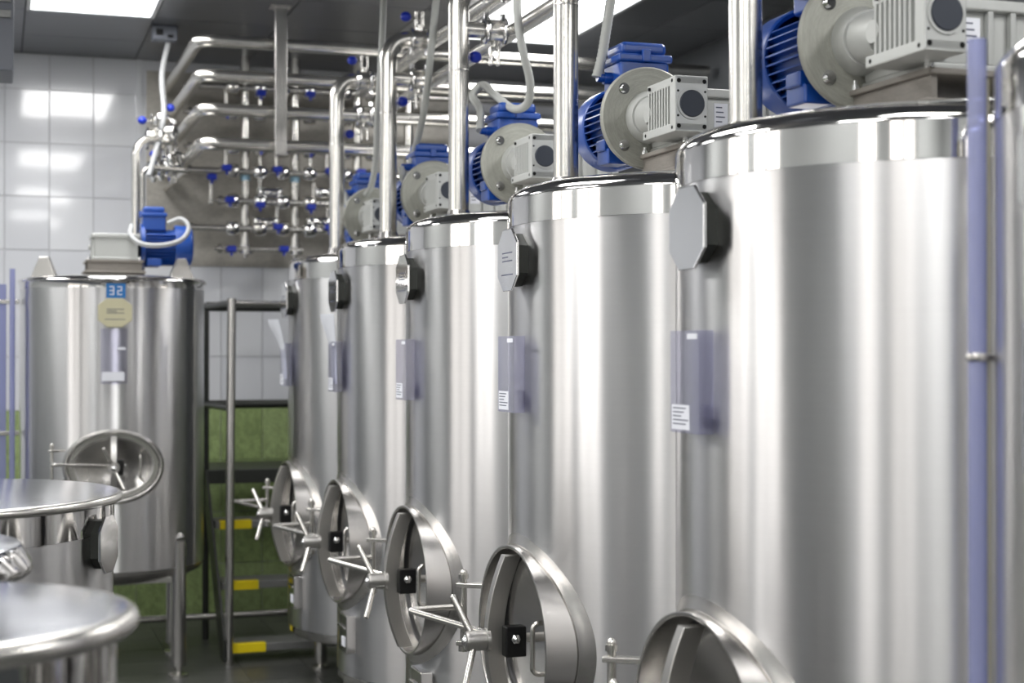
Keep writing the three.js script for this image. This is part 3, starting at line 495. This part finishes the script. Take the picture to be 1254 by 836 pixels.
[[330, 236], [400, 236], [325, 272], [390, 272]].forEach(([px, py], i) => { // pale pumps/filters in the manifold
  const p = atZ(px, py, MZ + 0.02);
  single('filter_housing', [lathe([[0, -0.07], [0.03, -0.07], [0.034, -0.05], [0.034, -0.02], [0.03, -0.016], [0.03, 0.016], [0.034, 0.02], [0.034, 0.05], [0.03, 0.07], [0, 0.07]], 24).rotateZ(Math.PI / 2).translate(p.x, p.y, p.z)], M.chrome, `short ribbed steel filter housing ${i < 2 ? 'under the fourth' : 'above the sixth'} manifold row, ${i % 2 ? 'past the second upright' : 'between the first two uprights'}`, 'filter', 'filter housings in the manifold');
});

// ───────────────────────── small tank with the blue tag ─────────────────────────
{
  const c = V(0.524, 0, -7.52), R = 0.42, h = { yc: 0.97, a: 0.21, b: 0.156, out: 0.004 };
  const t = thing('small_tank', 'slim brushed steel tank on legs with a blue 32 tag', 'tank', c, -0.06);
  part('shell', shellWithHole(R, 0.5, 1.79, h), M.shell, t);
  const sh = [[R + 0.001, 1.77], [R + 0.001, 1.8]]; for (let k = 0; k <= 10; k++) { const a = k / 10 * Math.PI / 2; sh.push([R + 0.012 - 0.03 * (1 - Math.cos(a)), 1.8 + 0.022 * Math.sin(a)]); }
  part('polished_rim', lathe(sh, 112), M.polished, t);
  part('top_dome', lathe([[R - 0.02, 1.822], [0.3, 1.832], [0.1, 1.84], [0, 1.84]], 80), M.satin, t);
  part('bottom_dish', lathe([[0, 0.4], [0.2, 0.41], [0.35, 0.44], [0.405, 0.47], [R, 0.5]], 96), M.satin, t);
  for (const [x, z] of [[0.29, 0.29], [-0.29, 0.29], [0.29, -0.29], [-0.29, -0.29]]) {
    const l = part('leg', [rod(V(x, 0.05, z), V(x, 0.62, z), 0.034), rod(V(x, 0.62, z), V(x * 0.93, 0.66, z * 0.93), 0.034, 0.026)], M.satin, t);
    part('foot', [rod(V(x, 0, z), V(x, 0.012, z), 0.045), rod(V(x, 0.012, z), V(x, 0.05, z), 0.014)], M.pipe, l);
  }
  for (const z of [0.29, -0.29]) part('leg_brace', rbox(-0.28, 0.28, 0.43, 0.46, z - 0.012, z + 0.012, 0.002), M.satin, t);
  manway(t, R, h, 0.86, 0.45);
  octagonPlate(t, R, 1.655, 0.145, 0.125, 0.012, M.cream, 0.01);
  const tag = part('number_tag', box(-0.042, 0.042, 1.72, 1.785, R + 0.003, R + 0.006).rotateY(0.02), M.tagBlue, t, 'blue tag with the number 32');
  const digit = (pts) => pts.map(([a, b, e, f]) => box(Math.min(a, e) - 0.0023, Math.max(a, e) + 0.0023, Math.min(b, f) - 0.0023, Math.max(b, f) + 0.0023, 0, 0.0015));
  const L = 0.016, H2 = 0.034, three = digit([[0, H2, L, H2], [0, H2 / 2, L, H2 / 2], [0, 0, L, 0], [L, 0, L, H2]]), two = digit([[0, H2, L, H2], [L, H2 / 2, L, H2], [0, H2 / 2, L, H2 / 2], [0, 0, 0, H2 / 2], [0, 0, L, 0]]);
  part('number', [...three.map((g) => g.translate(-0.026, 1.736, R + 0.006)), ...two.map((g) => g.translate(0.008, 1.736, R + 0.006))].map((g) => g.rotateY(0.02)), M.paper, tag, 'white figures 32');
  const hold = part('document_holder', box(-0.058, 0.058, 1.34, 1.585, R + 0.012, R + 0.014), M.acrylic, t, 'clear plastic document pocket');
  part('printed_label', box(-0.052, 0.046, 1.352, 1.392, R + 0.014, R + 0.0146), M.paper, hold);
  part('white_tab', box(0.014, 0.05, 1.49, 1.502, R + 0.014, R + 0.0146), M.paper, hold);
  for (const s of [-1, 1]) part('lifting_lug', extrude([[-0.06, 0], [-0.02, 0.085], [0.02, 0.085], [0.06, 0]], 0.014, 0.003).rotateY(s * 0.5).translate(s * 0.3, 1.824, 0.2), M.satin, t);
  // its level gauge
  const g = thing('level_gauge', 'two lilac plastic level tubes standing beside the blue-tagged tank', 'gauge', V(0.072, 0, -7.46));
  part('gauge_tube', rod(V(0, 0.42, 0.03), V(0, 1.86, 0.03), 0.0125), M.lilac, g);
  part('gauge_rail', rbox(-0.06, -0.026, 0.4, 1.79, -0.015, 0.015, 0.003), M.lilac, g);
  part('gauge_bracket', [0.5, 1.1, 1.7].map((y) => rbox(-0.06, 0.03, y, y + 0.02, 0.0, 0.02, 0.002)), M.satin, g);
  // its drive
  const d = dup(drive, 'blue gear motor lying across the top of the blue-tagged tank', V(c.x + 0.02, 1.842, c.z + 0.09), Math.PI * 1.5);
  d.scale.setScalar(0.86);
  for (const n of ['gearbox', 'motor_flange']) { const q = d.getObjectByName(n); q.parent.remove(q); }    // this one has a single gear stage
  part('adapter', rod(V(-0.122, 0.168, -0.13), V(-0.09, 0.15, -0.05), 0.07, 0.06, 32), M.darkSteel, d);
  single('motor_cable', sweep(spline([atZ(161, 276, -7.36), atZ(160, 288, -7.28), atZ(172, 298, -7.24), atZ(200, 300, -7.22), atZ(224, 292, -7.22), atZ(231, 278, -7.24), atZ(222, 268, -7.27), atZ(206, 273, -7.3)], 60), 0.011, 12), M.cable, 'pale cable looped around the motor on the blue-tagged tank', 'cable');
  // feed pipe bending over to the wall valves
  const fz = -7.72, fa = atZ(166, 320, fz), fb = atZ(166, 168, fz);
  single('feed_pipe', pipe([V(fa.x, 1.838, fz), V(fb.x, fb.y, fz), V(fb.x + 0.2, fb.y, fz - 0.08), V(fb.x + 0.2, fb.y - 0.0, Z0 + 0.03)], 0.02, 0.09, 18), M.pipe, 'slim bent feed pipe rising from the blue-tagged tank', 'pipe');
  single('feed_pipe', pipe([V(fa.x + 0.035, 1.838, fz - 0.05), V(fb.x + 0.035, fb.y - 0.14, fz - 0.05), V(fb.x + 0.25, fb.y - 0.14, fz - 0.09), V(fb.x + 0.25, fb.y - 0.14, Z0 + 0.03)], 0.013, 0.04, 16), M.pipe, 'thin second feed pipe beside the bent one of the blue-tagged tank', 'pipe');
  [[188, 168], [206, 162], [192, 207], [212, 196], [200, 150]].forEach(([px, py], i) => putValve(atZ(px, py, fz - 0.06 - 0.03 * i), `feed valve above the blue-tagged tank, ${['first on the upper pipe', 'second on the upper pipe', 'first on the lower pipe', 'second on the lower pipe', 'uppermost'][i]}`, 'valves above the blue-tagged tank', i % 2 ? Math.PI : 0.3, i * 0.4));
  single('ceiling_hose', sweep(spline([atZ(206, 50, -7.9), atZ(198, 90, -7.85), atZ(200, 140, -7.8), atZ(190, 185, -7.75), atZ(182, 215, -7.72)], 40), 0.014, 12), M.cable, 'pale hose hanging from the ceiling box to the feed valves', 'hose');
  const jb = atZ(200, 38, -7.9);
  const j = thing('junction_box', 'small grey junction box under the ceiling beside the light panel', 'box', V(jb.x, CEIL - 0.001, -7.88));
  part('casing', rbox(-0.06, 0.06, -0.07, 0, -0.05, 0.05, 0.006), M.wallGrey, j); part('socket', rbox(-0.045, -0.01, -0.05, -0.02, 0.05, 0.054, 0.001), M.black, j); part('socket', rbox(0.012, 0.04, -0.06, -0.045, 0.05, 0.054, 0.001), M.black, j);
}

// ───────────────────────── steps with guard rail ─────────────────────────
{
  const t = thing('access_steps', 'steel access steps with yellow edge strips and a guard rail', 'steps', V(0, 0, 0));
  const xa = 1.03, xb = 1.62, st = [[-7.42, 0.083], [-7.64, 0.349], [-7.86, 0.623]];
  st.forEach(([z, y]) => {
    const tr = part('tread', [rbox(xa + 0.02, xb, y - 0.03, y + 0.006, z - 0.2, z, 0.003)], M.tread, t);
    part('yellow_strip', rbox(xa + 0.04, xa + 0.2, y - 0.034, y + 0.009, z - 0.04, z + 0.004, 0.003), M.yellow, tr, 'yellow anti-slip edge strip');
  });
  part('platform', [rbox(xa, xb + 0.3, 0.8, 0.872, -8.68, -8.08, 0.004)], M.darkSteel, t);
  for (const x of [xa, xb]) part('stringer', [extrude([[7.38, 0.02], [7.5, 0.02], [8.18, 0.78], [8.18, 0.872], [8.06, 0.872], [7.38, 0.12]].map(([z, y]) => [z, y]), 0.012, 0.001).rotateY(Math.PI / 2).translate(x - 0.006, 0, 0)], M.darkSteel, t);
  part('guard_post', rod(V(xa, 0, -8.1), V(xa, 1.73, -8.1), 0.017), M.darkSteel, t);
  part('guard_post', rod(V(xa + 0.02, 0, -7.4), V(xa + 0.035, 1.735, -7.42), 0.021), M.satin, t);
  part('guard_post', rod(V(xb + 0.28, 0.8, -8.1), V(xb + 0.28, 1.73, -8.1), 0.017), M.darkSteel, t);
  for (const y of [1.715, 1.21]) { part('guard_rail', rod(V(xa, y, -8.1), V(xb + 0.28, y, -8.1), y > 1.5 ? 0.024 : 0.022), M.darkSteel, t); part('guard_rail', rod(V(xa, y, -8.1), V(xa + 0.03, y, -7.42), 0.014), M.darkSteel, t); }
  part('guard_rail', rod(V(xa + 0.035, 1.715, -7.42), V(xb, 1.715, -7.55), 0.012), M.satin, t);
  single('floor_pipe', rod(V(0.1, 0.135, -8.0), V(2.2, 0.135, -8.0), 0.018), M.pipe, 'low steel pipe running behind the legs of the blue-tagged tank', 'pipe');
}

// ───────────────────────── lidded vessels in the foreground ─────────────────────────
function lidded(name, label, c, R, Y, plate, dome = 0.012, e = 0.018) {
  const t = thing(name, label, 'vessel', V(c.x, 0, c.z));
  const rim = []; for (let k = 0; k <= 14; k++) { const a = Math.PI / 2 - k / 14 * Math.PI * 1.15; rim.push([R - e * 0.6 + e * 0.6 * Math.cos(a), Y - e * 0.6 + e * 0.6 * Math.sin(a)]); }
  const lid = part('lid', lathes([[[0, Y + dome], [R * 0.3, Y + dome * 0.92], [R * 0.7, Y + dome * 0.5], [R - e * 0.62, Y]]], 112), M.lid, t, 'flat steel lid');
  part('lid_rim', lathe(rim, 112), M.pipe, lid);
  const b = R - e * 1.1;
  part('collar_band', lathes([[[b, Y - e * 1.0], [b, Y - 0.085]], [[b, Y - e], [R - e, Y - e * 0.9]]], 112), M.polished, t, 'polished band under the lid');
  part('shell', lathes([[[b - 0.0015, Y - 0.085], [b - 0.0015, 0.2], [b - 0.06, 0.14]]], 112), M.shell, t);
  part('base', lathe([[0, 0.13], [b - 0.06, 0.14]], 64), M.satin, t);
  for (let k = 0; k < 4; k++) { const a = 0.785 + k * 1.5708, x = (b - 0.07) * Math.cos(a), z = (b - 0.07) * Math.sin(a); part('leg', [rod(V(x, 0.012, z), V(x, 0.16, z), 0.025), rod(V(x, 0, z), V(x, 0.012, z), 0.035)], M.satin, t); }
  if (plate !== undefined) octagonPlate(t, b, Y - 0.105, 0.1, 0.125, 0.02, M.chrome, plate, false);
  return { t, lid };
}
const cB = at(-112, 431, 3.56), vB = lidded('lidded_vessel', 'wide lidded steel vessel with an octagonal plate, in front of the blue-tagged tank', cB, 0.478, 1.153, 1.12);
part('lid_handle', pipe([V(-0.02, 1.155, 0.12), V(-0.02, 1.215, 0.12), V(0.19, 1.215, 0.1), V(0.19, 1.145, 0.1)], 0.008, 0.015, 12), M.pipe, vB.lid);
lidded('lidded_vessel', 'small lidded steel vessel with a plain domed lid, nearest of the three beside the aisle', at(-113, 431, 1.93), 0.281, 1.155, undefined, 0.008, 0.025);
{ // the low vessel between them, lid stepped above a polished shoulder
  const c = at(-178, 431, 2.54), R = 0.28, Y = 1.16;
  const t = thing('shouldered_vessel', 'lidded vessel with a polished sloping shoulder, between the other two lidded vessels', 'vessel', V(c.x, 0, c.z));
  part('lid', lathe([[0, Y + 0.006], [0.2, Y + 0.004], [R - 0.022, Y], [R - 0.018, Y - 0.004]], 96), M.lid, t);
  part('shoulder', lathe([[R - 0.018, Y - 0.004], [R - 0.012, Y - 0.012], [R - 0.002, Y - 0.03], [R, Y - 0.04], [R - 0.004, Y - 0.05], [R - 0.016, Y - 0.058]], 96), M.polished, t);
  part('shell', lathes([[[R - 0.03, Y - 0.056], [R - 0.03, 0.2], [R - 0.09, 0.14]], [[R - 0.016, Y - 0.058], [R - 0.03, Y - 0.058]]], 96), M.shell, t);
  part('base', lathe([[0, 0.13], [R - 0.09, 0.14]], 64), M.satin, t);
  for (let k = 0; k < 4; k++) { const a = 0.785 + k * 1.5708, x = (R - 0.1) * Math.cos(a), z = (R - 0.1) * Math.sin(a); part('leg', [rod(V(x, 0.012, z), V(x, 0.16, z), 0.022), rod(V(x, 0, z), V(x, 0.012, z), 0.03)], M.satin, t); }
}

// ───────────────────────── small things ─────────────────────────
{ // level tube in the gap before the nearest large tank
  const p = at(1197, 431, 2.2);
  const t = thing('level_tube', 'lilac plastic level tube between the two nearest large tanks', 'gauge', V(p.x, 0, p.z));
  part('tube', rod(V(0, 0.1, 0), V(0, EYE + 2.2 * (431 - 48) / F, 0), 0.0135), M.lilac, t);
  part('tube_clip', [lathe([[0.0137, -0.006], [0.017, -0.005], [0.017, 0.005], [0.0137, 0.006]], 20).translate(0, EYE - 0.007, 0), rod(V(0.015, EYE - 0.007, 0), V(0.045, EYE - 0.009, 0.0), 0.005)], M.satin, t);
  part('backing_rail', rbox(0.0175, 0.0215, 0.1, 1.87, -0.012, 0.0, 0.001), M.cream, t);
}
// papers standing in the pockets of the two tanks by the steps
for (const k of [5, 4]) {
  const z = ZT(k), x = XC - RT - 0.02;
  const g = grid((u, v) => [x - 0.012 * v * v * (k === 5 ? 3.2 : 1.2) - 0.004 - (1 - u) * 0.03 * Math.min(1, Math.max(0, v * 2.4 - 1.2)), 1.36 + v * 0.265, z - 0.05 + u * 0.1], 6, 10), g2 = g.clone().translate(0.002, 0, 0);
  single('paper_sheet', merge([g, g2]), std({ color: '#e4e7ee', roughness: 0.85, side: THREE.DoubleSide }), `white paper sheet curling out of the pocket on the ${fromSteps(k)} tank from the steps`, 'paper', 'papers in the document pockets');
}
// flexible conduits
const ribbed = (len) => 0.0135 + 0.0007 * Math.sin(len * 520);
const glandOf = (k) => V(XC - 0.122 - 0.112, 1.933 + 0.168 + 0.088 + 0.032, ZT(k) - 0.1 - 0.1);
const conduitTo = (k, list, word) => single('flexible_conduit', sweep(spline([glandOf(k), ...list], 260), ribbed, 12), M.conduit, `grey flexible conduit ${word} the ${fromSteps(k)} tank from the steps`, 'conduit', 'conduits to the motors');
const zc = (k) => ZT(k) - 0.2;
conduitTo(2, [atZ(737, 70, zc(2)), atZ(742, 40, zc(2)), atZ(748, 0, zc(2)), atZ(756, -60, zc(2))], 'rising steeply from the motor on');
conduitTo(3, [atZ(588, 134, zc(3) - 0.05), atZ(579, 116, zc(3) - 0.12), atZ(590, 104, zc(3) - 0.12), atZ(606, 116, zc(3) - 0.03), atZ(630, 133, zc(3) + 0.1), atZ(646, 126, zc(3) + 0.2), atZ(649, 100, zc(3) + 0.28), atZ(640, 60, zc(3) + 0.34), atZ(634, 20, zc(3) + 0.36), atZ(634, -40, zc(3) + 0.36)], 'looping above the motor on');
conduitTo(4, [atZ(495, 222, zc(4)), atZ(506, 190, zc(4)), atZ(520, 130, zc(4) + 0.25), atZ(528, 60, zc(4) + 0.45), atZ(536, -20, zc(4) + 0.45)], 'sweeping up from the motor on');
conduitTo(5, [atZ(428, 252, zc(5) + 0.02), atZ(446, 240, zc(5) + 0.08), atZ(458, 212, zc(5) + 0.35), atZ(463, 130, zc(5) + 0.6), atZ(468, 40, zc(5) + 0.65), atZ(470, -12, zc(5) + 0.65)], 'hanging beside the motor on');
{ // ventilation unit in the upper corner
  const t = thing('ventilation_unit', 'grey ventilation unit hanging under the ceiling before the white tiled wall', 'ventilator', V(0.063, 2.55, -6.2));
  part('casing', rbox(-0.5, 0, 0, CEIL - 2.55, -0.3, 0, 0.006), M.wallGrey, t);
  part('front_slats', [0.2, 0.26, 0.32, 0.38, 0.44].map((y) => rbox(-0.46, -0.01, y, y + 0.03, 0, 0.012, 0.003)), M.tread, t);
}

renderer.render(scene, camera);
